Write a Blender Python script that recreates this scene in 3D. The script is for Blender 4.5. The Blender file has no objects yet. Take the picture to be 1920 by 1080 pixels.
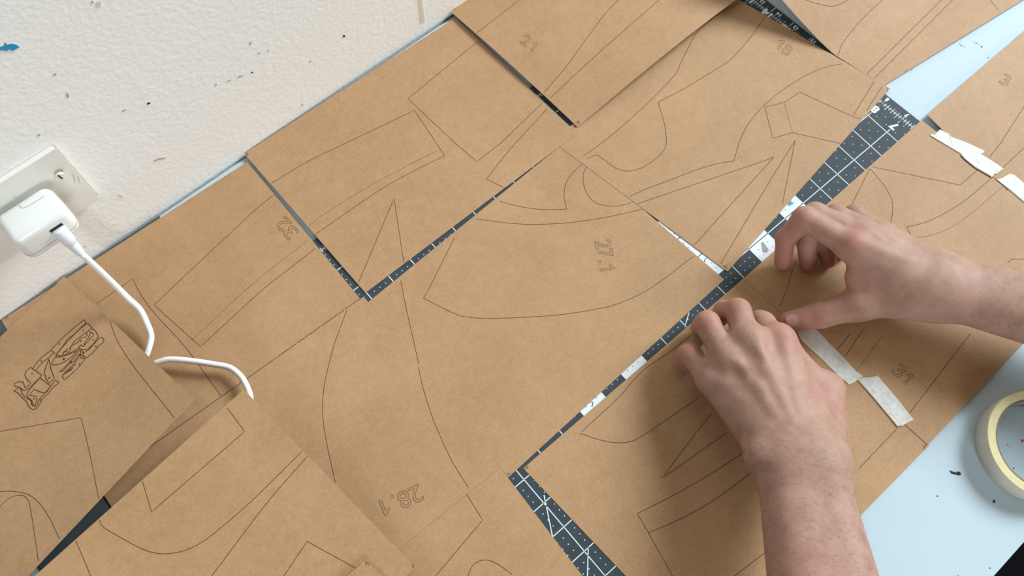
import bpy, bmesh, math, random
import numpy as np
from mathutils import Vector, Matrix
from mathutils.bvhtree import BVHTree

random.seed(4)
SC = bpy.context.scene
COL = SC.collection

# ------------------------------------------------------------------ camera
F_PX = 1603.89
CAM = Vector((-0.61263118, -0.08069378, 1.47428563))
CX = Vector((0.75929386, -0.64914424, 0.0456574))       # image right
CY = Vector((-0.59350911, -0.71957399, -0.36049995))    # image down
CZ = Vector((0.26687034, 0.24662732, -0.93164113))      # forward
cam_data = bpy.data.cameras.new('camera')
cam_data.sensor_width = 36.0
cam_data.lens = 36.0 * F_PX / 1920.0
cam_data.clip_start = 0.01
cam = bpy.data.objects.new('camera', cam_data)
COL.objects.link(cam)
m3 = Matrix((CX, -CY, -CZ)).transposed()
cam.matrix_world = Matrix.Translation(CAM) @ m3.to_4x4()
SC.camera = cam

# ------------------------------------------------------------------ light
world = bpy.data.worlds.new('room_light')
world.use_nodes = True
bg = world.node_tree.nodes['Background']
bg.inputs[0].default_value = (1.0, 0.90, 0.76, 1)
bg.inputs[1].default_value = 0.10
SC.world = world

def area(name, loc, target, sx, sy, power, col):
    l = bpy.data.lights.new(name, 'AREA')
    l.shape = 'RECTANGLE'; l.size = sx; l.size_y = sy
    l.energy = power; l.color = col
    o = bpy.data.objects.new(name, l); COL.objects.link(o)
    o.location = loc
    d = Vector(target) - Vector(loc)
    o.rotation_euler = d.to_track_quat('-Z', 'Y').to_euler()
    return o
area('window_daylight', (5.0, -0.55, 4.6), (-0.35, 0.05, 0.74), 2.5, 2.5, 680.0, (0.86, 0.95, 0.98))
area('side_window_daylight', (-1.5, -2.80, 1.75), (-0.5, 0.2, 0.80), 1.1, 1.1, 48.0, (0.93, 0.98, 1.0))
area('added_overhead_fill', (-0.22, 0.0, 1.78), (-0.22, 0.02, 0.74), 0.35, 0.35, 0.5, (1.0, 0.86, 0.56))  # weak warm fill added to lift the middle; no real lamp hangs here

SC.view_settings.view_transform = 'Standard'
SC.view_settings.look = 'None'
SC.view_settings.gamma = 1.0
SC.view_settings.use_curve_mapping = False
SC.view_settings.exposure = 0.0

# ------------------------------------------------------------------ helpers
ZT = 0.74                                                # table top
def ray(px, py):
    return (CX * ((px - 960) / F_PX) + CY * ((py - 540) / F_PX) + CZ)
def at(px, py, z=0.0):
    """the point z millimetres above the table that stands at a place of the photograph"""
    d = ray(px, py)
    return CAM + d * ((ZT + z / 1000.0 - CAM.z) / d.z)
def px_of(P):
    q = Vector(P) - CAM
    w = q.dot(CZ)
    return 960 + F_PX * q.dot(CX) / w, 540 + F_PX * q.dot(CY) / w

_w0 = at(2, 597.5, 2.5); _w1 = at(846, 24.5, 3.0)
WALL0 = Vector((_w0.x, _w0.y, 0))
WT = Vector((_w1.x - _w0.x, _w1.y - _w0.y, 0)).normalized()   # along the wall
WN = Vector((WT.y, -WT.x, 0))                            # out of the wall
def wallp(along, up, out):
    """millimetres along, above the table, out of the wall"""
    return WALL0 + WT * (along / 1000) + WN * (out / 1000) + Vector((0, 0, ZT + up / 1000))
def onwall(px, py, out=0.0):
    d = ray(px, py)
    s = (WALL0 + WN * (out / 1000) - CAM).dot(WN) / d.dot(WN)
    return CAM + d * s

def mesh_obj(name, verts, faces, mat=None, parent=None, smooth=False):
    me = bpy.data.meshes.new(name)
    me.from_pydata([tuple(v) for v in verts], [], [tuple(f) for f in faces])
    me.update()
    if mat: me.materials.append(mat)
    if smooth:
        me.polygons.foreach_set('use_smooth', [True] * len(me.polygons))
    o = bpy.data.objects.new(name, me)
    COL.objects.link(o)
    if parent: o.parent = parent
    return o
def bm_obj(name, bm, mat=None, parent=None, smooth=False):
    me = bpy.data.meshes.new(name)
    bmesh.ops.recalc_face_normals(bm, faces=bm.faces)
    bm.to_mesh(me); bm.free()
    if mat: me.materials.append(mat)
    if smooth:
        me.polygons.foreach_set('use_smooth', [True] * len(me.polygons))
    o = bpy.data.objects.new(name, me)
    COL.objects.link(o)
    if parent: o.parent = parent
    return o
def empty(name, loc):
    o = bpy.data.objects.new(name, None); COL.objects.link(o)
    o.location = loc
    o.empty_display_size = 0.02
    return o
def adopt(child, parent):
    """parent a mesh whose vertices are in world coordinates"""
    child.parent = parent
    child.matrix_parent_inverse = Matrix.Translation(-Vector(parent.location))
def tag(o, label, cat, group=None):
    o['label'] = label; o['category'] = cat
    if group: o['group'] = group
def box_bm(origin, ax, ay, az, x0, x1, y0, y1, z0, z1, bev=0.0, seg=3):
    bm = bmesh.new()
    vs = []
    for z in (z0, z1):
        for (x, y) in ((x0, y0), (x1, y0), (x1, y1), (x0, y1)):
            vs.append(bm.verts.new(origin + ax * x + ay * y + az * z))
    for f in ((3, 2, 1, 0), (4, 5, 6, 7), (0, 1, 5, 4), (1, 2, 6, 5), (2, 3, 7, 6), (3, 0, 4, 7)):
        bm.faces.new([vs[i] for i in f])
    if bev > 0:
        bmesh.ops.bevel(bm, geom=list(bm.edges), offset=bev, segments=seg, profile=0.5, affect='EDGES')
    return bm

def catmull(pts, n=10):
    out = []
    P = [np.array(p, float) for p in pts]
    if len(P) < 3: return [tuple(p) for p in P]
    P = [2 * P[0] - P[1]] + P + [2 * P[-1] - P[-2]]
    for i in range(1, len(P) - 2):
        p0, p1, p2, p3 = P[i - 1:i + 3]
        for k in range(n):
            t = k / n
            out.append(0.5 * (2 * p1 + (p2 - p0) * t + (2 * p0 - 5 * p1 + 4 * p2 - p3) * t * t + (3 * p1 - p0 - 3 * p2 + p3) * t ** 3))
    out.append(P[-2])
    return out
def dens(pts, step=12.0):
    out = [np.array(pts[0], float)]
    for a, b in zip(pts[:-1], pts[1:]):
        a = np.array(a, float); b = np.array(b, float)
        n = max(1, int(np.linalg.norm(b - a) / step))
        for k in range(1, n + 1): out.append(a + (b - a) * k / n)
    return out

# ------------------------------------------------------------------ materials
def new_mat(name):
    m = bpy.data.materials.new(name); m.use_nodes = True
    nt = m.node_tree
    return m, nt, nt.nodes['Principled BSDF']
def node(nt, t, **kw):
    n = nt.nodes.new(t)
    for k, v in kw.items():
        if hasattr(n, k): setattr(n, k, v)
        else: n.inputs[k].default_value = v
    return n
def plain(name, col, rough=0.6, spec=0.4, bump=0.0, bscale=400.0, var=0.0, vscale=60.0):
    m, nt, b = new_mat(name)
    b.inputs['Base Color'].default_value = (*col, 1)
    b.inputs['Roughness'].default_value = rough
    b.inputs['Specular IOR Level'].default_value = spec
    geo = node(nt, 'ShaderNodeNewGeometry')
    if var > 0:
        nz = node(nt, 'ShaderNodeTexNoise', Scale=vscale, Detail=4.0)
        nt.links.new(geo.outputs['Position'], nz.inputs['Vector'])
        rp = node(nt, 'ShaderNodeValToRGB')
        rp.color_ramp.elements[0].position = 0.3; rp.color_ramp.elements[1].position = 0.7
        rp.color_ramp.elements[0].color = (*[c * (1 - var) for c in col], 1)
        rp.color_ramp.elements[1].color = (*[min(1, c * (1 + var)) for c in col], 1)
        nt.links.new(nz.outputs['Fac'], rp.inputs[0])
        nt.links.new(rp.outputs[0], b.inputs['Base Color'])
    if bump > 0:
        nz2 = node(nt, 'ShaderNodeTexNoise', Scale=bscale, Detail=3.0)
        nt.links.new(geo.outputs['Position'], nz2.inputs['Vector'])
        bp = node(nt, 'ShaderNodeBump', Strength=bump, Distance=0.001)
        nt.links.new(nz2.outputs['Fac'], bp.inputs['Height'])
        nt.links.new(bp.outputs[0], b.inputs['Normal'])
    return m

def kraft_mat():
    m, nt, b = new_mat('kraft_card')
    geo = node(nt, 'ShaderNodeNewGeometry')
    n1 = node(nt, 'ShaderNodeTexNoise', Scale=420.0, Detail=5.0, Roughness=0.7)
    n2 = node(nt, 'ShaderNodeTexNoise', Scale=14.0, Detail=3.0)
    n3 = node(nt, 'ShaderNodeTexNoise', Scale=130.0, Detail=2.0)
    for n in (n1, n2, n3): nt.links.new(geo.outputs['Position'], n.inputs['Vector'])
    mx = node(nt, 'ShaderNodeMath', operation='MULTIPLY_ADD')
    nt.links.new(n1.outputs['Fac'], mx.inputs[0]); mx.inputs[1].default_value = 0.5
    m2 = node(nt, 'ShaderNodeMath', operation='MULTIPLY_ADD')
    nt.links.new(n2.outputs['Fac'], m2.inputs[0]); m2.inputs[1].default_value = 0.3
    m3_ = node(nt, 'ShaderNodeMath', operation='MULTIPLY'); nt.links.new(n3.outputs['Fac'], m3_.inputs[0]); m3_.inputs[1].default_value = 0.2
    nt.links.new(m3_.outputs[0], m2.inputs[2]); nt.links.new(m2.outputs[0], mx.inputs[2])
    rp = node(nt, 'ShaderNodeValToRGB')
    rp.color_ramp.elements[0].position = 0.39; rp.color_ramp.elements[1].position = 0.61
    rp.color_ramp.elements[0].color = (0.370, 0.213, 0.104, 1)
    rp.color_ramp.elements[1].color = (0.462, 0.277, 0.143, 1)
    nt.links.new(mx.outputs[0], rp.inputs[0])
    nt.links.new(rp.outputs[0], b.inputs['Base Color'])
    b.inputs['Roughness'].default_value = 0.6
    b.inputs['Specular IOR Level'].default_value = 0.38
    bp = node(nt, 'ShaderNodeBump', Strength=0.12, Distance=0.0006)
    nt.links.new(n1.outputs['Fac'], bp.inputs['Height'])
    nt.links.new(bp.outputs[0], b.inputs['Normal'])
    return m
KRAFT = kraft_mat()
CUT_EDGE = plain('pale_cut_edge', (0.62, 0.52, 0.40), 0.8, 0.2)
INK = plain('brown_ink', (0.080, 0.036, 0.014), 0.7, 0.2)
INK_LIGHT = plain('faint_brown_ink', (0.185, 0.105, 0.05), 0.7, 0.2)
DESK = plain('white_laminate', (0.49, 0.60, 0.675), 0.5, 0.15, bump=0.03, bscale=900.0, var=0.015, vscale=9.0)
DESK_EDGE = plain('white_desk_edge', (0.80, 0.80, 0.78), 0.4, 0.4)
MATM = plain('slate_mat_vinyl', (0.040, 0.056, 0.068), 0.6, 0.2, bump=0.05, bscale=1500.0, var=0.10, vscale=60.0)
MATW = plain('white_mat_print', (0.70, 0.76, 0.80), 0.5, 0.3)
SLATE2 = plain('dark_slate_board', (0.065, 0.085, 0.095), 0.4, 0.4, var=0.08)
BLACK = plain('black_speck', (0.01, 0.009, 0.01), 0.6, 0.3)
WHITE_PL = plain('white_gloss_plastic', (0.80, 0.82, 0.79), 0.25, 0.5, var=0.01)
PLATE = plain('ivory_plate_plastic', (0.78, 0.77, 0.72), 0.3, 0.5, var=0.01)
GREY_GAP = plain('dark_gap', (0.03, 0.03, 0.03), 0.7, 0.2)
SCREW = plain('painted_screw', (0.72, 0.71, 0.66), 0.35, 0.5)
CABLE_M = plain('white_cable_rubber', (0.83, 0.83, 0.82), 0.35, 0.45)
PLUG_M = plain('cool_white_plug_plastic', (0.78, 0.82, 0.88), 0.3, 0.5)
TAPE_SIDE = plain('cream_tape_layers', (0.70, 0.63, 0.36), 0.7, 0.25, bump=0.1, bscale=900.0, var=0.07, vscale=240.0)
TAPE_OUT = plain('grey_cream_tape_face', (0.66, 0.64, 0.55), 0.6, 0.3, var=0.05)
CORE_M = plain('grey_card_core', (0.20, 0.18, 0.15), 0.8, 0.2)
FLOOR_M = plain('black_carpet', (0.004, 0.004, 0.005), 0.95, 0.05, bump=0.4, bscale=300.0)
BLUE_M = plain('blue_paint_mark', (0.03, 0.28, 0.52), 0.5, 0.3)
RED_M = plain('red_mark', (0.45, 0.05, 0.04), 0.6, 0.3)
STAIN_M = plain('yellow_stain', (0.70, 0.63, 0.50), 0.7, 0.2)
GREY_M = plain('grey_scuff', (0.33, 0.34, 0.34), 0.8, 0.2)
PINK_M = plain('pink_scuff', (0.55, 0.30, 0.24), 0.8, 0.2)

def wall_mat():
    m, nt, b = new_mat('white_wall_paint')
    b.inputs['Base Color'].default_value = (0.80, 0.785, 0.745, 1)
    b.inputs['Roughness'].default_value = 0.55
    b.inputs['Specular IOR Level'].default_value = 0.3
    geo = node(nt, 'ShaderNodeNewGeometry')
    n1 = node(nt, 'ShaderNodeTexNoise', Scale=260.0, Detail=4.0, Roughness=0.5)
    n2 = node(nt, 'ShaderNodeTexVoronoi', Scale=120.0)
    n3 = node(nt, 'ShaderNodeTexNoise', Scale=6.0, Detail=2.0)
    for n in (n1, n2, n3): nt.links.new(geo.outputs['Position'], n.inputs['Vector'])
    ad = node(nt, 'ShaderNodeMath', operation='MULTIPLY_ADD'); ad.inputs[1].default_value = 0.25
    nt.links.new(n2.outputs['Distance'], ad.inputs[0]); nt.links.new(n1.outputs['Fac'], ad.inputs[2])
    bp = node(nt, 'ShaderNodeBump', Strength=0.42, Distance=0.0012)
    nt.links.new(ad.outputs[0], bp.inputs['Height']); nt.links.new(bp.outputs[0], b.inputs['Normal'])
    rp = node(nt, 'ShaderNodeValToRGB')
    rp.color_ramp.elements[0].color = (0.86, 0.855, 0.83, 1); rp.color_ramp.elements[1].color = (0.89, 0.885, 0.865, 1)
    nt.links.new(n3.outputs['Fac'], rp.inputs[0]); nt.links.new(rp.outputs[0], b.inputs['Base Color'])
    return m
WALL_M = wall_mat()

def tape_mat():
    m, nt, b = new_mat('masking_tape')
    geo = node(nt, 'ShaderNodeNewGeometry')
    n1 = node(nt, 'ShaderNodeTexNoise', Scale=150.0, Detail=4.0, Roughness=0.65)
    nt.links.new(geo.outputs['Position'], n1.inputs['Vector'])
    rp = node(nt, 'ShaderNodeValToRGB')
    rp.color_ramp.elements[0].position = 0.33; rp.color_ramp.elements[1].position = 0.6
    rp.color_ramp.elements[0].color = (0.50, 0.50, 0.475, 1); rp.color_ramp.elements[1].color = (0.68, 0.68, 0.655, 1)
    nt.links.new(n1.outputs['Fac'], rp.inputs[0]); nt.links.new(rp.outputs[0], b.inputs['Base Color'])
    b.inputs['Roughness'].default_value = 0.5
    bp = node(nt, 'ShaderNodeBump', Strength=0.3, Distance=0.0005)
    n2 = node(nt, 'ShaderNodeTexNoise', Scale=600.0, Detail=2.0)
    nt.links.new(geo.outputs['Position'], n2.inputs['Vector'])
    nt.links.new(n2.outputs['Fac'], bp.inputs['Height']); nt.links.new(bp.outputs[0], b.inputs['Normal'])
    return m
TAPE_M = tape_mat()
TAPE_EDGE = plain('pale_tape_edge', (0.70, 0.66, 0.55), 0.6, 0.3)

def skin_mat():
    m, nt, b = new_mat('skin')
    geo = node(nt, 'ShaderNodeNewGeometry')
    at_ = node(nt, 'ShaderNodeAttribute'); at_.attribute_name = 'flush'
    n1 = node(nt, 'ShaderNodeTexNoise', Scale=75.0, Detail=4.0, Roughness=0.6)
    n2 = node(nt, 'ShaderNodeTexNoise', Scale=900.0, Detail=3.0)
    n3 = node(nt, 'ShaderNodeTexVoronoi', Scale=800.0)
    for n in (n1, n2, n3): nt.links.new(geo.outputs['Position'], n.inputs['Vector'])
    rp = node(nt, 'ShaderNodeValToRGB')
    rp.color_ramp.elements[0].position = 0.3; rp.color_ramp.elements[1].position = 0.7
    rp.color_ramp.elements[0].color = (0.335, 0.188, 0.137, 1)
    rp.color_ramp.elements[1].color = (0.425, 0.258, 0.196, 1)
    nt.links.new(n1.outputs['Fac'], rp.inputs[0])
    mx = node(nt, 'ShaderNodeMix', data_type='RGBA')
    nt.links.new(at_.outputs['Fac'], mx.inputs[0])
    nt.links.new(rp.outputs[0], mx.inputs[6])
    mx.inputs[7].default_value = (0.43, 0.158, 0.128, 1)
    nt.links.new(mx.outputs[2], b.inputs['Base Color'])
    b.inputs['Roughness'].default_value = 0.55
    b.inputs['Specular IOR Level'].default_value = 0.3
    b.inputs['Subsurface Weight'].default_value = 0.12
    b.inputs['Subsurface Radius'].default_value = (1.0, 0.35, 0.2)
    b.inputs['Subsurface Scale'].default_value = 0.004
    ad = node(nt, 'ShaderNodeMath', operation='ADD')
    nt.links.new(n2.outputs['Fac'], ad.inputs[0]); nt.links.new(n3.outputs['Distance'], ad.inputs[1])
    bp = node(nt, 'ShaderNodeBump', Strength=0.22, Distance=0.0005)
    nt.links.new(ad.outputs[0], bp.inputs['Height']); nt.links.new(bp.outputs[0], b.inputs['Normal'])
    return m
SKIN = skin_mat()
NAIL = plain('fingernail_keratin', (0.46, 0.25, 0.205), 0.3, 0.5)
HAIR = plain('dark_arm_hair', (0.15, 0.085, 0.055), 0.6, 0.3)

# ------------------------------------------------------------------ room
def rect_obj(name, a, b, c, d, mat, kind='structure'):
    o = mesh_obj(name, [a, b, c, d], [(0, 1, 2, 3)], mat)
    o['kind'] = kind
    return o
def slab(name, bm, mat):
    o = bm_obj(name, bm, mat); o['kind'] = 'structure'; return o
Zv = Vector((0, 0, 1))
floor = slab('floor', box_bm(Vector((0, 0, 0)), Vector((1, 0, 0)), Vector((0, 1, 0)), Zv, -2.6, 2.2, -2.4, 0.55, -0.05, 0.0), FLOOR_M)
wall = slab('wall_back', box_bm(WALL0, WT, WN, Zv, -1.8, 2.9, -0.12, 0.0, 0.0, 2.45), WALL_M)

def blot(name, pts, mat, parent, on='wall', z=0.3):
    """a thin flat mark with its own outline, a little proud of its surface"""
    if on == 'wall': P = [onwall(x, y, z) for x, y in pts]; off = WN * 0.0002
    else: P = [at(x, y, z) for x, y in pts]; off = Vector((0, 0, 0.00015))
    n = len(P)
    V = [p - off for p in P] + [p + off for p in P]
    Fc = [list(range(n, 2 * n))] + [[i, (i + 1) % n, n + (i + 1) % n, n + i] for i in range(n)]
    bm = bmesh.new()
    vs = [bm.verts.new(v) for v in V]
    for f in Fc:
        bm.faces.new([vs[i] for i in f])
    o = bm_obj(name, bm, mat)
    if parent.type == 'EMPTY': adopt(o, parent)
    else: o.parent = parent
    return o
def round_pts(x, y, rx, ry, n=8, jit=0.0, rot=0.0):
    r = random.Random(int(x * 7 + y * 13))
    out = []
    for i in range(n):
        a = 2 * math.pi * i / n
        k = 1 + r.uniform(-jit, jit)
        u, v = rx * k * math.cos(a), ry * k * math.sin(a)
        out.append((x + u * math.cos(rot) - v * math.sin(rot), y + u * math.sin(rot) + v * math.cos(rot)))
    return out
b_ = blot('paint_mark', [(-14, 86), (2, 88), (8, 86), (9, 80), (14, 84), (22, 82), (30, 84), (37, 88), (31, 91), (26, 94), (22, 95), (17, 92), (12, 96), (8, 94), (-14, 95)], BLUE_M, wall)
b_['label'] = 'blue paint smear'
for (x, y, rx, ry, mt) in ((645, 68, 2, 2, BLACK), (103, 139.5, 3.2, 1.6, GREY_M), (127, 179, 1.6, 4.5, GREY_M), (279, 194, 3.5, 1.4, BLACK), (486, 100, 1.5, 1.5, GREY_M),
                           (503, 96, 1, 2, GREY_M), (582, 115, 1.3, 1.1, GREY_M), (73, 254, 1.8, 1.4, GREY_M), (405, 159, 1.8, 1.2, GREY_M), (473, 136, 1.8, 1.1, BLACK), (233, 207, 5, 0.8, GREY_M),
                           (430, 151, 4, 0.8, GREY_M), (451, 143, 5, 0.9, GREY_M), (470, 81, 1.2, 3, GREY_M), (160, 462, 1.5, 1, GREY_M), (567, 196, 1.0, 1.6, GREY_M), (185, 8, 5, 5, STAIN_M), (173, 4, 1.5, 2.2, GREY_M)):
    blot('wall_speck', round_pts(x, y, rx, ry, 8, 0.25, -0.35), mt, wall)
blot('wall_scratch', [(289, 301), (297, 297), (310, 295.5), (310, 297), (298, 299), (290, 302.5)], PINK_M, wall)
blot('wall_scratch', [(222, 364.5), (224, 363.5), (231, 369), (229.5, 371)], STAIN_M, wall)
blot('wall_stain', [(784, -6), (790, -6), (794, 18), (796, 42), (789, 42), (787, 18)], STAIN_M, wall)

# ------------------------------------------------------------------ desk
def fpt(x, y): return at(x, y, 0)
e0 = fpt(1865, 1080); e1 = fpt(1920, 1018)
ed = (e1 - e0).normalized(); ed.z = 0
EDG = ed; EDN = Vector((ed.y, -ed.x, 0))                 # outward (towards the sitter)
fl = e0 - EDG * 1.15; fr = e0 + EDG * 0.95
bl = wallp(0, 0, 2) + WT * (fl - WALL0).dot(WT); br = wallp(0, 0, 2) + WT * (fr - WALL0).dot(WT)
desk = empty('desk', (0, 0, 0))
bm = bmesh.new()
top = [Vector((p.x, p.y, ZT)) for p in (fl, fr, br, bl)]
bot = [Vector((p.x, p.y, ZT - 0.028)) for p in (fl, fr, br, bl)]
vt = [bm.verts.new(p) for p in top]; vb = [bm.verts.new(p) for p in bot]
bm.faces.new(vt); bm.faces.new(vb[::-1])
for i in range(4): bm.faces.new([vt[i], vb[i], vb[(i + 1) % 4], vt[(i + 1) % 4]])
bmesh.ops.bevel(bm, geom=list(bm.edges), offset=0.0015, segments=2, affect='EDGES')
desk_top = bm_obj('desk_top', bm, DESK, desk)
for (bx, by) in ((fl.x + .06, fl.y + .06), (fr.x - .06, fr.y + .06), (br.x - .06, br.y - .06), (bl.x + .06, bl.y - .06)):
    bm_obj('desk_leg', box_bm(Vector((bx, by, 0)), Vector((1, 0, 0)), Vector((0, 1, 0)), Zv, -.025, .025, -.025, .025, 0, ZT - 0.028, 0.002, 1), DESK_EDGE, desk)
tag(desk, 'white laminate desk pushed against the wall, under the card sheets', 'desk')
def deskmark(pts, mat, name='desk_speck'):
    o = blot(name, pts, mat, desk, 'desk', 0.2)
    return o
deskmark([(1781, 882), (1786, 884), (1791, 886), (1797, 884), (1801, 886), (1802, 890), (1798, 891.5), (1793, 889.5), (1788, 889), (1783, 887)], BLACK, 'ink_blot')
for (x, y, r, mt) in ((1758, 930, 1.3, BLACK), (1864, 940, 3.0, BLACK), (1917, 826, 3.2, RED_M), (1901, 877.5, 1.4, BLACK), (1889, 834, 1.6, GREY_M), (1894, 837, 1.4, GREY_M), (1856, 1065, 1.2, BLACK), (1797, 1079, 1.2, GREY_M),
                      (1800, 82, 1.1, GREY_M), (1803, 85.5, 1.6, GREY_M), (1808, 87.5, 1.0, GREY_M), (1826, 78, 1.0, GREY_M), (1831, 80.5, 1.8, GREY_M), (1836, 83, 0.9, GREY_M), (1841, 87.5, 1.3, BLACK), (1853, 108, 1.4, GREY_M), (1710, 131, 1.2, GREY_M)):
    deskmark(round_pts(x, y, r, r * 0.8, 7, 0.3, 0.5), mt)

# ------------------------------------------------------------------ cutting mat
MZ = 2.0                                                 # its thickness in mm
def mp(u, v, z=MZ):
    """inches on the mat grid"""
    return Vector((-u * 0.0254, -v * 0.0254, ZT + z / 1000))
cmat = empty('cutting_mat', (0, 0, ZT))
U1, V0, V1 = 23.45, -10.5, 7.45
def ue(v): return -1.44 - 0.064 * (v - 0.4)              # the long right edge is not quite square
U0a, U0b = ue(V0), ue(V1)
bm = bmesh.new()
vt = [bm.verts.new(mp(*q)) for q in ((U0a, V0), (U0b, V1), (U1, V1), (U1, V0))]
vb = [bm.verts.new(mp(*q, z=0.05)) for q in ((U0a, V0), (U0b, V1), (U1, V1), (U1, V0))]
bm.faces.new(vt); bm.faces.new(vb[::-1])
for i in range(4): bm.faces.new([vt[i], vb[i], vb[(i + 1) % 4], vt[(i + 1) % 4]])
adopt(bm_obj('mat_body', bm, MATM), cmat)
tag(cmat, 'dark slate cutting mat with a white inch grid, seen in the gaps between sheets', 'cutting mat')
def quads_obj(name, quads, mat, parent):
    V, Fc = [], []
    for q in quads:
        k = len(V); V += list(q); Fc.append(tuple(range(k, k + len(q))))
    o = mesh_obj(name, V, Fc, mat)
    if parent is not None: adopt(o, parent)
    return o
def mline(u0, v0, u1, v1, w=0.016, z=MZ + 0.06):
    d = Vector((u1 - u0, v1 - v0)); d.normalize(); n = Vector((-d.y, d.x)) * w
    return [mp(u0 + n.x, v0 + n.y, z), mp(u1 + n.x, v1 + n.y, z), mp(u1 - n.x, v1 - n.y, z), mp(u0 - n.x, v0 - n.y, z)]
WHITE_CELLS = [(5, 6, -1, 1), (7, 8, -1, 1), (9, 10, -3, 0), (14, 15, 0, 1), (16, 17, 0, 1)]
for a, b, c, d in WHITE_CELLS:
    o = quads_obj('white_block_print', [[mp(a, c, MZ + 0.03), mp(a, d, MZ + 0.03), mp(b, d, MZ + 0.03), mp(b, c, MZ + 0.03)]], MATW, cmat); o['label'] = 'white reversed square of the grid'
def in_white(u, v): return any(a - .01 <= u <= b + .01 and c - .01 <= v <= d + .01 for a, b, c, d in WHITE_CELLS)
qw, qd = [], []
for v in range(-10, 8): 
    for u in range(-1, 23):
        if u == -1:                                      # the line breaks round the ruler number
            qw.append(mline(-1, v, -0.70, v)); qw.append(mline(-0.20, v, 0, v)); continue
        (qd if in_white(u + .5, v) else qw).append(mline(u, v, u + 1, v))
for u in range(-1, 24):
    for v in range(-10, 7):
        if u == 9 and v in (-3, -2, -1): continue
        if u == -1: continue
        (qd if in_white(u, v + .5) and in_white(u + .3, v + .5) and in_white(u - .3, v + .5) else qw).append(mline(u, v, u, v + 1))
for u in range(-1, 23):
    for v in range(-10, 7):
        for i in (1, 2, 3):
            for j in (1, 2, 3):
                if (i + j) % 2 == 1 and u < 5: continue
                uu, vv = u + i / 4, v + j / 4
                s = 0.021
                (qd if in_white(uu, vv) else qw).append([mp(uu + s * math.cos(t * math.pi / 3), vv + s * math.sin(t * math.pi / 3), MZ + 0.08) for t in range(6)])
for k in range(0, 17 * 8):                               # ruler ticks on the two long ways
    v = 7 - k / 8
    L = 0.20 if k % 8 == 0 else (0.14 if k % 2 == 0 else 0.10)
    b0 = ue(v) + 0.44
    qw.append(mline(b0 - L, v, b0 + L, v, 0.012))
    qw.append(mline(b0, v, ue(v - .125) + 0.44, v - .125, 0.012))
    qw.append(mline(23 - L, v, 23 + L, v, 0.012))
for k in range(0, 23 * 8):
    u = -1 + k / 8
    L = 0.20 if k % 8 == 0 else 0.11
    qw.append(mline(u, -10 - L, u, -10 + L, 0.012))
def pline(a, b, w=0.016):
    A = at(*a, z=MZ + .06); B = at(*b, z=MZ + .06)
    return mline(-A.x / .0254, -A.y / .0254, -B.x / .0254, -B.y / .0254, w)
qw += [pline((1020, 928), (1036, 1006)), pline((1103, 1026), (1101, 1100)), pline((1292, 586), (1284, 613))]
qd += [pline((1112, 753), (1110, 763)), pline((1323, 484), (1320, 492))]
o = quads_obj('white_grid_print', qw, MATW, cmat); o['label'] = 'white inch lines, dots and ruler ticks'; o['kind'] = 'stuff'
o = quads_obj('dark_grid_print', qd, MATM, cmat); o['kind'] = 'stuff'

def text_mesh(s, size=1.0):
    cu = bpy.data.curves.new('t', 'FONT'); cu.body = s; cu.size = size
    cu.align_x = 'CENTER'; cu.align_y = 'CENTER'; cu.resolution_u = 6
    ob = bpy.data.objects.new('t', cu); COL.objects.link(ob)
    return cu, ob
def text_fill(s, size, place, name, mat, parent, bold=0.0):
    cu, ob = text_mesh(s, size); cu.offset = bold
    dg = bpy.context.evaluated_depsgraph_get()
    me = ob.evaluated_get(dg).to_mesh()
    V = [place(v.co.x, v.co.y) for v in me.vertices]; Fc = [tuple(p.vertices) for p in me.polygons]
    o = mesh_obj(name, V, Fc, mat)
    ob.evaluated_get(dg).to_mesh_clear()
    bpy.data.objects.remove(ob); bpy.data.curves.remove(cu)
    adopt(o, parent)
    return o
def text_edges(s, size=1.0):
    cu, ob = text_mesh(s, size); cu.fill_mode = 'NONE'
    dg = bpy.context.evaluated_depsgraph_get()
    me = ob.evaluated_get(dg).to_mesh()
    V = [(v.co.x, v.co.y) for v in me.vertices]; E = [tuple(e.vertices) for e in me.edges]
    ob.evaluated_get(dg).to_mesh_clear()
    bpy.data.objects.remove(ob); bpy.data.curves.remove(cu)
    return V, E
# numbers along the right hand ruler of the mat: big inside, small outside (reading towards -v)
for n in range(0, 18):
    v = 7 - n
    text_fill(str(n), 0.50, lambda x, y, v=v: mp(-0.46 + y, v - x, MZ + 0.1), 'number_print', MATW, cmat, 0.02)
    text_fill(str(n), 0.24, lambda x, y, v=v: mp(ue(v) + 0.15 + y, v * (1 - 0.0068 * abs(v)) - x, MZ + 0.1), 'number_print', MATW, cmat, 0.012)

def mat_mark(name, px, mat):
    P = [at(x, y, MZ + 0.2) for x, y in px]
    o = mesh_obj(name, P, [list(range(len(P)))], mat); adopt(o, cmat)
mat_mark('paint_mark', [(1475, 381), (1479, 376), (1482, 374), (1484, 379), (1488, 380), (1485, 384), (1479, 385)], BLUE_M)
mat_mark('scuff_mark', [(1427, 455), (1431, 453), (1441, 468), (1438, 474), (1430, 472)], GREY_M)
bm = bmesh.new()
pts = [mp(24.0, -14.85), mp(24.0, -2.0), mp(33.4, -2.0), mp(33.4, -14.85)]
vt = [bm.verts.new(p) for p in pts]; vb = [bm.verts.new(p - Vector((0, 0, .0019))) for p in pts]
bm.faces.new(vt); bm.faces.new(vb[::-1])
for i in range(4): bm.faces.new([vt[i], vb[i], vb[(i + 1) % 4], vt[(i + 1) % 4]])
slate = bm_obj('cutting_board', bm, SLATE2)
tag(slate, 'plain dark slate board at the left, in the gap under two lifted sheets', 'board')

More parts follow.
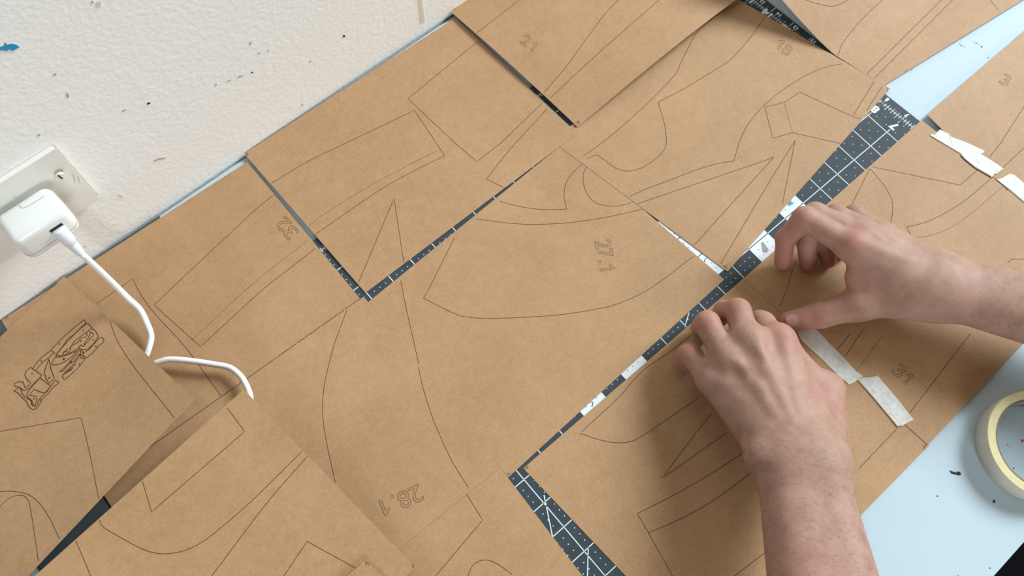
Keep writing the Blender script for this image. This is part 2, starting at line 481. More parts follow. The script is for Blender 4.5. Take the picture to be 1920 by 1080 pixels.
# ------------------------------------------------------------------ card sheets
SHEETS = {}
SHEETS_GROUP = 'kraft card pattern sheets on the desk'
class Sheet: pass
def sheet(key, label, corners, bumps=None, n=28, zfun=None, th=0.32, lift=None):
    """corners: four points in order (a, b, c, d); s runs a->b, t runs a->d; bumps(s,t) adds height in mm"""
    a, b, c, d = [Vector(q) for q in corners]
    N = n + 1
    V = []
    for j in range(N):
        t = j / n
        for i in range(N):
            s = i / n
            p = a * (1 - s) * (1 - t) + b * s * (1 - t) + c * s * t + d * (1 - s) * t
            if zfun: p.z = zfun(p.x, p.y)
            if bumps: p.z += bumps(s, t) / 1000
            V.append(p)
    Fc = [(j * N + i, j * N + i + 1, (j + 1) * N + i + 1, (j + 1) * N + i) for j in range(n) for i in range(n)]
    nrm = (b - a).cross(d - a)
    if nrm.z < 0: Fc = [f[::-1] for f in Fc]
    tree = BVHTree.FromPolygons(V, Fc)
    k = len(V)
    V2 = V + [p - Vector((0, 0, th / 1000)) for p in V]
    kr = len(V2)
    F2 = list(Fc) + [tuple(k + i for i in f[::-1]) for f in Fc]
    ring = [i for i in range(n)] + [i * N + n for i in range(n)] + [n * N + n - i for i in range(n)] + [(n - i) * N for i in range(n)]
    nb = len(F2)
    m_ = len(ring)
    V2 += [V[i] for i in ring] + [V[i] - Vector((0, 0, th / 1000)) for i in ring]      # the cut edge has its own corners
    for i in range(m_):
        j = (i + 1) % m_
        q = (kr + i, kr + j, kr + m_ + j, kr + m_ + i)
        F2.append(q[::-1] if nrm.z > 0 else q)
    me = bpy.data.meshes.new('card_sheet')
    me.from_pydata([tuple(v) for v in V2], [], F2)
    me.materials.append(KRAFT); me.materials.append(CUT_EDGE)
    for i, p in enumerate(me.polygons):
        p.material_index = 1 if i >= nb else 0
        p.use_smooth = i < nb
    me.update()
    o = bpy.data.objects.new('card_sheet', me); COL.objects.link(o)
    tag(o, label, 'card sheet', SHEETS_GROUP)
    S = Sheet(); S.o = o; S.tree = tree; S.lines = []; S.c = (a, b, c, d)
    SHEETS[key] = S
    return S
def hit(S, x, y):
    r = S.tree.ray_cast(CAM, ray(x, y).normalized())
    return (r[0], r[1]) if r[0] is not None else (None, None)
def ribbon(S, pts, w, acc):
    """pts in photograph pixels, laid on the sheet as a thin printed stroke"""
    run = []
    def flush():
        if len(run) < 2: return
        k = len(acc[0])
        for i, (p, nn) in enumerate(run):
            q0 = run[max(0, i - 1)][0]; q1 = run[min(len(run) - 1, i + 1)][0]
            t = (q1 - q0)
            if t.length < 1e-9: t = Vector((1, 0, 0))
            side = nn.cross(t).normalized() * (w / 2000)
            up = nn * 0.00007
            acc[0].append(p + side + up); acc[0].append(p - side + up)
        for i in range(len(run) - 1):
            acc[1].append((k + 2 * i, k + 2 * i + 1, k + 2 * i + 3, k + 2 * i + 2))
    for (x, y) in pts:
        p, nn = hit(S, x, y)
        if p is None:
            flush(); run = []
            continue
        if nn.z < 0: nn = -nn
        run.append((p, nn))
    flush()
def draw(key, lines=(), curves=(), texts=(), marks=(), faint=(), w=0.48):
    S = SHEETS[key]
    def stroke(p, ww, m, nm='printed_line'):
        acc = ([], [])
        ribbon(S, p, ww, acc)
        if acc[1]: mesh_obj(nm, acc[0], acc[1], m, S.o)
    for l in lines: stroke(dens(l), w, INK)
    for c in curves: stroke(dens(catmull(c), 9), w, INK)
    for l in faint: stroke(dens(catmull(l), 9), w * .8, INK_LIGHT)
    for (x, y, r, th_) in marks:                        # little registration crosses
        acc = ([], [])
        for k in (0, 1):
            a = th_ + k * math.pi / 2
            ribbon(S, dens([(x - r * math.cos(a), y - r * math.sin(a)), (x + r * math.cos(a), y + r * math.sin(a))], 4), 0.5, acc)
        if acc[1]: mesh_obj('registration_mark', acc[0], acc[1], INK, S.o)
    for (txt, x, y, rx, ry, ht, asp) in texts:
        L = math.hypot(rx, ry); rx /= L; ry /= L
        ux, uy = ry, -rx
        for ch, cx_ in layout(txt):
            acc = ([], [])
            for ring in digit_rings(ch):
                q = []
                for (X, Y) in ring + ring[:1]:
                    X = (X + cx_) * ht * asp; Y = (Y - 0.5) * ht
                    q.append((x + rx * X + ux * Y, y + ry * X + uy * Y))
                ribbon(S, q, 0.40, acc)
            if acc[1]: mesh_obj('printed_number', acc[0], acc[1], INK, S.o)
def layout(txt):
    half = {'.': 0.20}
    w = [half.get(c, 0.31) for c in txt]
    x = -sum(w); out = []
    for c, h in zip(txt, w):
        out.append((c, x + h)); x += 2 * h
    return out
_rings = {}
def digit_rings(ch):
    if ch in _rings: return _rings[ch]
    if ch == '1':
        R = [[(0.15, 0), (0.15, 1.0), (0.10, 1.0), (-0.20, 0.68), (-0.15, 0.60), (0.03, 0.76), (0.03, 0)]]
    elif ch == '.':
        R = [[(-.075, 0), (.075, 0), (.075, .15), (-.075, .15)]]
    else:
        V, E = text_edges(ch)
        nb = {}
        for a, b in E: nb.setdefault(a, []).append(b); nb.setdefault(b, []).append(a)
        xs = [V[i][0] for i in nb]; ys = [V[i][1] for i in nb]
        x0, x1, y0, y1 = min(xs), max(xs), min(ys), max(ys)
        f = lambda i: ((V[i][0] - (x0 + x1) / 2) / (x1 - x0) * 0.56, (V[i][1] - y0) / (y1 - y0))
        R = []; todo = set(nb)
        while todo:
            a = min(todo); ring = [a]; todo.discard(a); prev = None; cur = a
            while True:
                nx = [k for k in nb[cur] if k != prev and k in todo]
                if not nx: break
                prev, cur = cur, nx[0]; ring.append(cur); todo.discard(cur)
            R.append([f(k) for k in ring])
    _rings[ch] = R
    return R
def rect_edge(A, B, depth, side):
    """corner points A, B; the sheet stretches depth metres to the given side (+1 left of A->B seen from above)"""
    A = Vector(A); B = Vector(B)
    d = (B - A); d.z = 0; d.normalize()
    n = Vector((-d.y, d.x, 0)) * side * depth
    return A, B, B + n, A + n
SH, LG = 0.190, 0.268
sp = lambda x: math.sin(math.pi * max(0, min(1, x)))

# 32, along the wall at the left
BR = at(675, 559.6, 2.5); TR = at(464, 303, 2.5); TL = at(2.5, 600, 2.5)
sheet('32', 'kraft card sheet numbered 32, lying flat along the wall under the white cable', (TL, TR, BR, BR + (at(470, 703.9, 2.5) - BR).normalized() * 0.266))
# 27.1, centre
A = at(686, 570, 2.5); B = at(953, 895, 2.5); C = at(1358, 524, 2.5)
sheet('27', 'kraft card sheet numbered 27.1, in the middle left of the long mat gap', (A, B, C, at(1060, 266, 2.5)))
# 18
B = at(1364, 509, 2.8); C = at(1669, 166, 2.7); A = at(1040, 268, 2.8)
D = at(1325, -36, 2.7)
sheet('18', 'kraft card sheet numbered 18, upper right between the two mat gaps', (A, B, C, D))
# 28.1
TL = at(682, 556, 3.4); TR = at(937, 876, 3.2)
a, b, c, d = rect_edge(TL, TR, LG, -1)
sheet('28', 'kraft card sheet numbered 28.1, lower centre beside the lifted sheet', (a, b, c, d))
# unnumbered sheet left of the lower mat strip
A = at(930, 866, 2.4); dr = (at(1092, 1080, 2.4) - at(960, 906, 2.4)).normalized()
B = A + dr * 0.215
sheet('P', 'kraft card sheet at the bottom centre with an arch line, left of lower mat strip', rect_edge(A, B, LG, -1))
# N, under the left forearm
A = at(1395, 521, 2.4); B = at(981, 878, 2.4); D = at(1743, 834, 2.4)
sheet('N', 'kraft card sheet under the left forearm, right of the lower mat strip', (A, B, B + D - A, D))
# 31, taped
A = at(1728, 225, 3.0); B = at(1394, 522, 3.0); C = at(1740, 834, 3.0)
sheet('31', 'kraft card sheet numbered 31, lying under both hands between two tape seams', (A, B, C, A + C - B))
# 3
A = at(1737, 217, 3.0); B = at(1761, 243, 3.0)
B = at(1920, 387, 3.0)
dd = (B - A).normalized()
B = A + dd * 0.214
up_ = (at(1920, 59, 3.0) - A).normalized()
sheet('3', 'kraft card sheet numbered 3, in the top right corner beyond the taped seam', (A, B, B + up_ * .279, A + up_ * .279),
      bumps=lambda s, t: 2.0 * (1 - t) * max(0, 1 - s * 6))
# T, top right, its left end curling up
A = at(1657, 160, 2.8); Bd = (at(1398, -2, 2.8) - at(1662, 163, 2.8)).normalized()
B = A + Bd * 0.205
up_ = (at(1917, 0, 2.8) - A).normalized()
sheet('T', 'kraft card sheet at the top edge, its left end curling up off the desk', (A, B, B + up_ * .268, A + up_ * .268),
      bumps=lambda s, t: 58.0 * max(0, s - 0.29) ** 1.2 / 0.71 ** 1.2 * (1 - 0.35 * t))
# the sheet with the oblong, second along the wall
A = at(458, 288, 4.5); B = at(685, 549, 2.9); C = at(1082, 250, 3.4)
D = at(854, 33, 3.2)
sheet('S1', 'kraft card sheet along the wall left of number 21, with a spike outline', (A, B, C, D),
      bumps=lambda s, t: 0.5 * sp(s) * (1 - t))
# 21
A = at(843, 20, 6.5); B = at(1083, 238, 4.2)
a, b, c, d = rect_edge(A, B, LG, 1)
c = b + (at(1400, -12, 6.0) - b).normalized() * LG
d = a + (c - b)
sheet('21', 'kraft card sheet numbered 21, at the top with its lower edge bowing upward', (a, b, c, d),
      bumps=lambda s, t: 9.0 * s * s * sp(t * 0.9) + 2.5 * sp(s))
# L, with the little cutting plan, raised at the front corner over the cable
A = at(122, 520, 4.0); B = at(365, 750, 42.0)
leftd = (at(65, 1062, 34.0) - B).normalized()
C = B + leftd * LG
top_l = (at(-20, 651, 6.0) - A).normalized()
D = A + top_l * LG
C.z = ZT + 0.020; D.z = ZT + 0.004
sheet('L', 'kraft card sheet at the left edge printed with a small dark cutting plan', (A, B, C, D),
      bumps=lambda s, t: -6.0 * sp(s) * (1 - t) + 2)
# LL, lifted sheet in the lower left
A = at(457, 730, 48.0); B = at(778, 1063, 16.0)
ld = (at(60, 1080, 38.0) - A).normalized()
D = A + ld * LG; D.z = ZT + 0.030
C = B + (D - A); C.z = ZT + 0.012
LLc = (A, B, C, D)
sheet('LL', 'lifted kraft card sheet in the lower left with a wide bowl curve, over the cable', (A, B, C, D))
# Q on top of LL
nq = (B - A).cross(D - A).normalized()
if nq.z < 0: nq = -nq
def zq(x, y):
    s_ = SHEETS['LL'].tree.ray_cast(Vector((x, y, 2)), Vector((0, 0, -1)))
    z = s_[0].z if s_[0] is not None else SHEETS['LL'].tree.find_nearest(Vector((x, y, A.z - ((x - A.x) * nq.x + (y - A.y) * nq.y) / nq.z)))[0].z
    return max(z + 0.003, ZT + 0.006)
q0 = SHEETS['LL'].tree.ray_cast(CAM, ray(686, 1051).normalized())[0]
q1 = SHEETS['LL'].tree.ray_cast(CAM, ray(653, 1079).normalized())[0]
q2 = SHEETS['LL'].tree.ray_cast(CAM, ray(714, 1077).normalized())[0]
e1_ = (q1 - q0).normalized(); e2_ = (q2 - q0).normalized()
sheet('Q', 'kraft card sheet corner poking in at the bottom edge on top of the lifted sheet', (q0, q0 + e2_ * SH, q0 + e2_ * SH + e1_ * LG, q0 + e1_ * LG), zfun=zq)

# ---- printed pattern on the sheets
draw('21', lines=[[(894, 62), (974, 0)]], curves=[[(1159, 0), (1132, 29), (1109, 60), (1087, 90), (1064, 122), (1020, 174)], [(1236, 0), (1160, 66), (1122, 100), (1080, 138), (1032, 184)]],
     texts=[('21', 993, 81, 58, 42, 20, 1.4)], marks=[(1084, 229, 4, .1), (850, 17, 4, .1)])
draw('S1', lines=[[(894, 79), (765, 185), (855, 270), (894, 303), (937, 270), (1016, 194)], [(645, 270), (777, 207), (834, 292)], [(672, 530), (739, 372), (757, 492)], [(912, 336), (946, 352)]],
     curves=[[(1026, 204), (965, 270), (940, 300), (912, 336)], [(645, 270), (575, 304), (509, 344)], [(834, 292), (775, 321), (705, 361), (592, 439)]],
     faint=[[(824, 280), (705, 342), (610, 400), (579, 424)]], marks=[(1079, 247, 4, .6), (686, 546, 4, .2), (463, 289, 3, .1)])
draw('32', lines=[[(514, 365), (480, 392), (322, 540), (289, 572), (376, 650), (480, 554), (496, 540), (591, 466)], [(181, 569), (221, 543), (249, 522), (257, 540)]],
     curves=[[(257, 540), (270, 561), (292, 590), (350, 654), (410, 736), (440, 770)]], faint=[[(362, 636), (465, 540), (576, 451)]],
     texts=[('32', 538, 428, -15, -16.5, 26, 1.3)], marks=[(12, 595, 4, .4), (673, 561, 3, .2)])
draw('27', lines=[[(1062.5, 392), (1057.5, 370)], [(902, 384.5), (881, 381), (861, 416)], [(805, 540), (794, 559)], [(852, 446), (805, 540)]],
     curves=[[(937, 377), (960, 384), (997, 391), (1030, 393), (1062.5, 392)], [(1057.5, 370), (1060, 347), (1070, 329), (1084, 314), (1101, 301)],
             [(794, 559), (850, 587), (880, 595), (920, 597), (960, 596), (1042, 591), (1110, 581), (1160, 569), (1220, 540), (1300, 481)],
             [(895, 411), (960, 419), (1010, 420.5), (1067, 417.5), (1135, 407.5), (1204, 392.5)], [(1106, 306), (1095, 322), (1094, 342), (1100, 362), (1115, 379), (1142, 386.5), (1165, 385), (1187, 379)],
             [(751, 526), (754, 540), (762, 580), (774, 632), (785, 682)]],
     texts=[('27.1', 1135, 480, 10, 60, 29, 0.94)], marks=[(954, 890, 5, .7)])
draw('28', lines=[], curves=[[(650, 582), (627, 645), (615, 690), (607, 730), (605, 772), (609, 810), (617, 852), (629, 905)], [(784, 684), (792, 722), (807, 772), (822, 810), (845, 860), (879, 916)]],
     texts=[('28.1', 751, 939, -56, 23, 31, 1.25)], marks=[(934, 879, 5, .7), (681, 560, 4, .2)])
draw('P', lines=[[(875, 927), (905, 975), (817, 1080)]], curves=[[(877, 1080), (887, 1060), (907, 1050), (930, 1056), (960, 1077)]])
draw('LL', lines=[[(426, 765), (459, 809), (284, 960), (267, 902)], [(532, 1080), (576, 1015), (668, 1066)], [(480, 932), (517, 895), (567, 846)], [(480, 969), (522, 917), (577, 855)], [(480, 969), (397, 1080)]],
     curves=[[(186, 975), (195, 989), (225, 1007), (262, 1027), (287, 1036), (315, 1038), (350, 1031), (387, 1011), (437, 970), (480, 932)], [(142, 1014), (156, 1046), (170, 1080)]],
     marks=[(776, 1062, 5, .8)])
draw('Q', marks=[(688, 1056, 5, .75)])
draw('L', lines=[[(0, 809), (152, 783), (159, 810), (172, 867), (185, 935)]],
     curves=[[(206, 601), (212, 620), (222, 642), (242, 675), (270, 712), (302, 752), (329, 786)], [(-5, 922), (20, 921), (50, 926), (72, 942), (92, 970), (112, 1011)],
             [(0, 950), (15, 936), (32, 929), (45, 930), (54, 941), (60, 970), (66, 1010), (72, 1052)]], marks=[(362, 752, 5, .6), (126, 523, 3, .3)])
draw('18', lines=[[(1234, 192), (1244, 225)], [(1155, 316), (1120, 290)], [(1120, 290), (1100, 297)], [(1385, 270), (1376, 302)], [(1434, 201), (1470, 192), (1500, 173), (1600, 219)],
                  [(1434, 201), (1440, 224), (1449, 259), (1486, 249), (1576, 269)], [(1600, 216), (1639, 153)], [(1491, 263), (1440, 345), (1351, 495)], [(1491, 263), (1467, 382)],
                  [(1451, 294), (1440, 307), (1301, 460)], [(1451, 294), (1440, 299), (1196, 382)], [(1625, 207), (1654, 162)]],
     curves=[[(1394, 2.5), (1350, 25), (1310, 57), (1292, 87), (1277, 117), (1264, 142), (1222, 186), (1172, 232), (1126, 270), (1094, 292)],
             [(1435, 31), (1407, 70), (1372, 110), (1350, 125), (1310, 150), (1272, 172), (1234, 192)], [(1244, 225), (1248, 245), (1249, 270), (1242, 285), (1227, 300), (1200, 316), (1175, 321), (1155, 316)],
             [(1580, 119.5), (1552, 125), (1520, 137), (1477, 162), (1440, 191), (1415, 217), (1397, 242), (1385, 270)], [(1376, 302), (1350, 306), (1310, 317), (1260, 336), (1210, 355), (1180, 369)],
             [(1600, 219), (1608, 222), (1615, 221)]], faint=[[(1470, 192), (1478, 220), (1486, 249)], [(1470, 192), (1500, 173), (1500, 173)]],
     texts=[('18', 1469, 88, 78, 60, 20, 1.4)], marks=[(1360, 501, 5, .7), (1664, 168, 4, .2)])
draw('T', lines=[[(1625, 139), (1765, 0)], [(1640, 146), (1786, 0)], [(1857, 0), (1872, 19)]], curves=[[(1511, 0), (1540, 9), (1565, 11), (1591, 0)], [(1654, 0), (1615, 37), (1587, 71), (1577, 87), (1572, 104)]], marks=[(1699, 132, 3, .6)])
draw('3', lines=[[(1920, 200), (1875, 270), (1855, 295)], [(1920, 277), (1880, 315)]], texts=[('3', 1885, 150, 78, 50, 21, 1.35)], marks=[(1743, 217, 4, .2)])
draw('31', lines=[[(1840, 312), (1835, 317), (1800, 347), (1636, 313)], [(1700, 425), (1711, 447)], [(1631, 316), (1597, 384)], [(1890, 492), (1897, 486), (1925, 486)], [(1491, 490), (1477, 537), (1452, 600)],
                  [(1595, 625), (1570, 656)], [(1619, 617), (1584, 669)], [(1820, 625), (1705, 775)]],
     curves=[[(1861, 332), (1830, 359), (1802, 381), (1752, 410), (1720, 421), (1700, 425)], [(1632, 317), (1657, 347), (1670, 370), (1674, 392), (1669, 424)]],
     faint=[[(1880, 350), (1827, 395), (1785, 425), (1747, 441), (1712, 446)], [(1655, 630), (1607, 694), (1600, 702)]],
     texts=[('31', 1694, 702, 73, 66, 24, 1.4)], marks=[(1396, 525, 5, .7)])
draw('N', lines=[[(1215, 811), (1311, 745)], [(1334, 776), (1306, 810), (1241, 897), (1362, 812)], [(1195, 963), (1205, 980), (1261, 1080)], [(1440, 1032), (1377, 1080)], [(1684, 800), (1676, 810), (1610, 879)]],
     curves=[[(1297, 627), (1260, 657), (1204, 696), (1160, 745), (1090, 810)], [(1087, 812), (1122, 824), (1155, 830), (1185, 827), (1215, 811)], [(1399, 845), (1335, 887), (1260, 930), (1195, 963)], [(1420, 878), (1335, 940), (1272, 975), (1215, 999)]],
     marks=[(987, 876, 5, .7), (1734, 838, 5, .5)])

# little cutting plan on sheet L
def pa(l, oy): return [(x / 8.0, oy + y / 8.0) for x, y in l]
PLAN_A = [[(825, 830), (765, 770), (880, 650), (1000, 530), (1130, 420), (1265, 315), (1280, 340), (1275, 385), (1225, 420), (1180, 475), (1090, 550), (1010, 610), (960, 690), (905, 760), (835, 850)],
    [(1275, 385), (1310, 365), (1385, 435)], [(1310, 365), (1180, 470), (1090, 560), (980, 680), (900, 770), (840, 850)], [(1385, 435), (1300, 500), (1180, 590), (1110, 640), (1060, 730), (960, 800), (930, 860), (840, 855)],
    [(1300, 510), (1310, 545), (1270, 585), (1215, 590), (1160, 660), (1085, 700), (1060, 715)], [(1060, 730), (1055, 780), (1020, 805), (985, 790), (950, 820), (945, 845), (1000, 835), (1080, 800), (1150, 760), (1200, 715), (1215, 700)],
    [(1330, 490), (1365, 500), (1320, 600), (1275, 650), (1265, 700), (1250, 720), (1215, 690)], [(1365, 500), (1410, 535), (1350, 610), (1250, 720)], [(1395, 450), (1440, 495), (1475, 560), (1430, 640), (1380, 700), (1310, 765), (1230, 760), (1190, 745), (1195, 715)],
    [(1375, 470), (1395, 450)], [(1490, 590), (1525, 580), (1560, 620), (1540, 670), (1500, 690), (1440, 760), (1370, 830), (1335, 850), (1330, 875), (1290, 885), (1235, 855), (1260, 810), (1330, 770), (1400, 690), (1440, 650), (1490, 590)],
    [(830, 880), (765, 985), (830, 995), (900, 980), (1000, 930), (1080, 870), (1150, 790)], [(830, 880), (900, 875), (1000, 850), (1100, 810), (1190, 760)]]
PLAN_B = [[(760, 140), (640, 230), (560, 310), (495, 410)], [(790, 185), (740, 240), (660, 300), (600, 360), (540, 430)],
    [(460, 390), (390, 450), (375, 510), (410, 580), (465, 630), (380, 705), (345, 605), (265, 610), (215, 640), (220, 670), (290, 690), (330, 720), (370, 740), (430, 710), (480, 660), (600, 545), (630, 510), (460, 390)],
    [(600, 550), (765, 675), (700, 760), (640, 770), (580, 750), (510, 720), (440, 810), (550, 825), (550, 900), (520, 960), (490, 940), (480, 890), (430, 850), (400, 810), (430, 740), (600, 550)],
    [(290, 690), (205, 745), (260, 765), (320, 830), (400, 910), (430, 980), (490, 1025), (540, 1010), (600, 940), (640, 860), (720, 780), (800, 690), (890, 615), (825, 580), (790, 640), (740, 700), (650, 800), (580, 880), (570, 930), (530, 980), (480, 960), (465, 890), (380, 840), (330, 780), (305, 700)],
    [(735, 265), (690, 380), (665, 460), (690, 560), (740, 635), (815, 545), (770, 440), (735, 265)],
    [(1180, 150), (1100, 250), (990, 370), (890, 460), (950, 440), (1040, 340), (1120, 290), (1180, 200)], [(1190, 230), (1120, 330), (1000, 440), (930, 520), (965, 580), (1060, 500), (1180, 390), (1280, 265), (1200, 240)],
    [(950, 500), (1100, 400)], [(980, 480), (1140, 340)], [(1000, 470), (1070, 430)], [(1180, 150), (1200, 130), (1240, 140), (1250, 230), (1300, 245)], [(1210, 130), (1215, 220)]]
acc = ([], [])
for l in PLAN_A: ribbon(SHEETS['L'], dens(pa(l, 560), 4), 0.75, acc)
for l in PLAN_B: ribbon(SHEETS['L'], dens(pa(l, 640), 4), 0.75, acc)
for (x, y, oy) in ((895, 680, 560), (1250, 478, 560), (1212, 635, 560), (1400, 622, 560), (1440, 718, 560), (480, 482, 640), (620, 296, 640), (510, 857, 640), (607, 878, 640), (1195, 340, 640)):
    ribbon(SHEETS['L'], [(x / 8 - 1.1, oy + y / 8), (x / 8 + 1.1, oy + y / 8)], 1.5, acc)
ribbon(SHEETS['L'], pa([(955, 248), (960, 282)], 640), 1.6, acc); ribbon(SHEETS['L'], pa([(722, 558), (758, 538)], 640), 1.3, acc); ribbon(SHEETS['L'], pa([(1050, 292), (1072, 318)], 640), 1.5, acc); ribbon(SHEETS['L'], pa([(1180, 195), (1215, 218)], 640), 1.5, acc)
mesh_obj('printed_plan', acc[0], acc[1], INK, SHEETS['L'].o)['label'] = 'small dark plan of the cut pieces'

# ------------------------------------------------------------------ masking tape strips
def tape_strip(label, outline, z, seed, crease=None, rim=True):
    r = random.Random(seed)
    pts = outline
    P = [at(x, y, z) for x, y in pts]
    cen = sum(P, Vector()) / len(P)
    inner = [p + (cen - p).normalized() * 0.0012 for p in P]
    n = len(P)
    V = [p - Vector((0, 0, 0.0002)) for p in P] + [p + Vector((0, 0, 0.0002)) for p in inner]
    bm = bmesh.new()
    vs = [bm.verts.new(v) for v in V]
    top = bm.faces.new(vs[n:])
    for i in range(n): bm.faces.new([vs[i], vs[(i + 1) % n], vs[n + (i + 1) % n], vs[n + i]])
    o = bm_obj('tape_strip', bm, TAPE_M)
    o.data.materials.append(TAPE_EDGE)
    for p in o.data.polygons:
        if len(p.vertices) == 4 and n != 4: p.material_index = 1
    if crease:
        q = []
        for l in crease:
            pp = [at(x, y, z + 0.35) for x, y in l]
            for a, b in zip(pp[:-1], pp[1:]):
                t = (b - a).normalized(); s = Vector((-t.y, t.x, 0)) * 0.0005
                q.append([a + s, b + s, b - s, a - s])
        V, Fc = [], []
        for f in q:
            k = len(V); V += f; Fc.append((k, k + 1, k + 2, k + 3))
        mesh_obj('crease', V, Fc, TAPE_EDGE, o)
    tag(o, label, 'masking tape', 'torn masking tape strips')
    return o
def zz(l, ox, oy, s): return [(ox + x / s, oy + y / s) for x, y in l]
tape_strip('torn masking tape strip with a diagonal fold, nearest the white desk wedge', zz([(150, 200), (205, 240), (270, 180), (330, 125), (490, 205), (540, 265), (860, 385), (1175, 535), (1150, 575), (1000, 640), (850, 640), (720, 590), (400, 400), (150, 250)], 1730, 230, 10.1), 3.6, 1,
           crease=[zz([(490, 205), (530, 300), (580, 430)], 1730, 230, 10.1)])
tape_strip('torn masking tape strip in the middle of the upper seam, overlapping its neighbour', zz([(720, 600), (850, 550), (985, 505), (1110, 590), (1330, 730), (1540, 870), (1450, 935), (1420, 965), (1370, 975), (1310, 1030), (1000, 850), (800, 690)], 1730, 230, 10.1), 4.1, 2,
           crease=[])
tape_strip('masking tape strip at the right edge of the picture on the upper seam', [(1869, 337), (1880, 333), (1894, 325), (1902, 328), (1925, 347), (1962, 376), (1955, 385), (1948, 392), (1920, 379), (1895, 358)], 3.6, 3)
tape_strip('long masking tape strip beside the left hand, its top end under the right thumb', [(1484, 606), (1500, 598), (1518, 604), (1545, 632), (1580, 668), (1606, 696), (1619, 706), (1610, 711), (1603, 716), (1592, 721), (1575, 708), (1540, 672), (1505, 640)], 3.1, 4)
tape_strip('short masking tape strip pointing down right, between number 31 and the forearm', [(1608, 711), (1620, 708), (1633, 707), (1646, 704), (1665, 727), (1690, 757), (1713, 787), (1700, 793), (1693, 798), (1682, 799), (1665, 778), (1640, 748)], 3.5, 5,
           crease=[[(1658, 762), (1692, 796)]])

# ------------------------------------------------------------------ masking tape roll
RC = at(1953, 832, 20.0)
RC = Vector((RC.x, RC.y, ZT))
def ring_bm(c, r0, r1, z0, z1, n=96, bev=0.0):
    bm = bmesh.new()
    prof = [(r0, z0), (r1 - bev, z0), (r1, z0 + bev), (r1, z1 - bev), (r1 - bev, z1), (r0, z1)] if bev else [(r0, z0), (r1, z0), (r1, z1), (r0, z1)]
    rows = []
    for i in range(n):
        a = 2 * math.pi * i / n
        rows.append([bm.verts.new(c + Vector((r * math.cos(a), r * math.sin(a), z))) for r, z in prof])
    m = len(prof)
    for i in range(n):
        A, B = rows[i], rows[(i + 1) % n]
        for k in range(m): bm.faces.new([A[k], A[(k + 1) % m], B[(k + 1) % m], B[k]])
    return bm
roll = empty('tape_roll', RC)
o = bm_obj('wound_tape', ring_bm(RC, 0.0396, 0.0470, 0.0003, 0.0198, bev=0.0006), TAPE_OUT, None, True); adopt(o, roll)
o.data.materials.append(TAPE_SIDE)
for p in o.data.polygons:
    p.use_smooth = abs(p.normal.z) < 0.5
    if p.normal.z > 0.9: p.material_index = 1
o = bm_obj('cardboard_core', ring_bm(RC, 0.0376, 0.0396, 0.0002, 0.0190), CORE_M, None, True); adopt(o, roll)
tag(roll, 'roll of cream masking tape standing on the white desk at the right edge', 'tape roll')

# ------------------------------------------------------------------ socket, charger, cable
sock = empty('wall_socket', wallp(55, 77, 0))
bm = box_bm(wallp(0, 0, 0), WT, Zv, WN, -0.018, 0.1295, 0.0765, 0.1590, 0.0, 0.0052)
# wide sloping bevel on the front
top_f = max(bm.faces, key=lambda f: f.calc_center_median().dot(WN))
r_ = bmesh.ops.inset_region(bm, faces=[top_f], thickness=0.0058, depth=0.0042)
bmesh.ops.bevel(bm, geom=list(bm.edges), offset=0.0012, segments=3, affect='EDGES')
o = bm_obj('face_plate', bm, PLATE, None, False); adopt(o, sock)
def cyl_on_wall(name, along, up, out0, out1, r, mat, parent, n=24):
    bm = bmesh.new()
    c0 = wallp(along, up, out0); c1 = wallp(along, up, out1)
    A = [bm.verts.new(c0 + (WT * math.cos(2 * math.pi * i / n) + Zv * math.sin(2 * math.pi * i / n)) * r) for i in range(n)]
    B = [bm.verts.new(c1 + (WT * math.cos(2 * math.pi * i / n) + Zv * math.sin(2 * math.pi * i / n)) * r * .85) for i in range(n)]
    bm.faces.new(B)
    for i in range(n): bm.faces.new([A[i], A[(i + 1) % n], B[(i + 1) % n], B[i]])
    o = bm_obj(name, bm, mat); adopt(o, parent); return o
sc_p = onwall(112, 331, 9.6)
al = (sc_p - WALL0).dot(WT) * 1000; upz = (sc_p.z - ZT) * 1000
sc_o = cyl_on_wall('screw', al, upz, 9.0, 10.1, 0.0040, SCREW, sock)
sl = box_bm(wallp(al, upz, 10.1), (WT * .12 + Zv * -.993), (WT * .993 + Zv * .12), WN, -.0033, .0033, -.0006, .0006, -0.0004, 0.0002)
o = bm_obj('screw_slot', sl, GREY_GAP); o.parent = sc_o
for l in ([(136, 326), (137.5, 328), (140, 336), (141.5, 343), (140, 342), (138, 334)], [(146, 331), (147, 331), (150, 343), (149, 343)]):
    P = [onwall(x, y, 9.75) for x, y in l]
    oo = mesh_obj('scuff_mark', P, [list(range(len(P)))], GREY_M); adopt(oo, sock)
tag(sock, 'white wall socket plate with a slotted screw, behind the plugged charger', 'socket')

chg = empty('charger', wallp(88, 100, 9.6))
AD0, AD1, OUT0, OUT1, ZA0, ZA1 = 62, 108, 9.8, 40, 104, 139
bm = box_bm(wallp(0, 0, 0), WT, Zv, WN, AD0 / 1000, AD1 / 1000, ZA0 / 1000, ZA1 / 1000, OUT0 / 1000, OUT1 / 1000)
bmesh.ops.bevel(bm, geom=list(bm.edges), offset=0.0070, segments=6, profile=0.5, affect='EDGES')
o = bm_obj('adapter_body', bm, WHITE_PL, None, True); adopt(o, chg)
bm = box_bm(wallp(0, 0, 0), WT, Zv, WN, .0725, .1040, .104, .1285, 0.0096, 0.020)
bmesh.ops.bevel(bm, geom=list(bm.edges), offset=0.002, segments=3, affect='EDGES')
o = bm_obj('plug_head', bm, PLATE, None, True); adopt(o, chg)
bm = box_bm(wallp(0, 0, 0), WT, Zv, WN, AD0 / 1000 - .00008, AD1 / 1000 + .00008,   .1135, .1141, OUT0 / 1000 - .00008, OUT1 / 1000 + .00008)
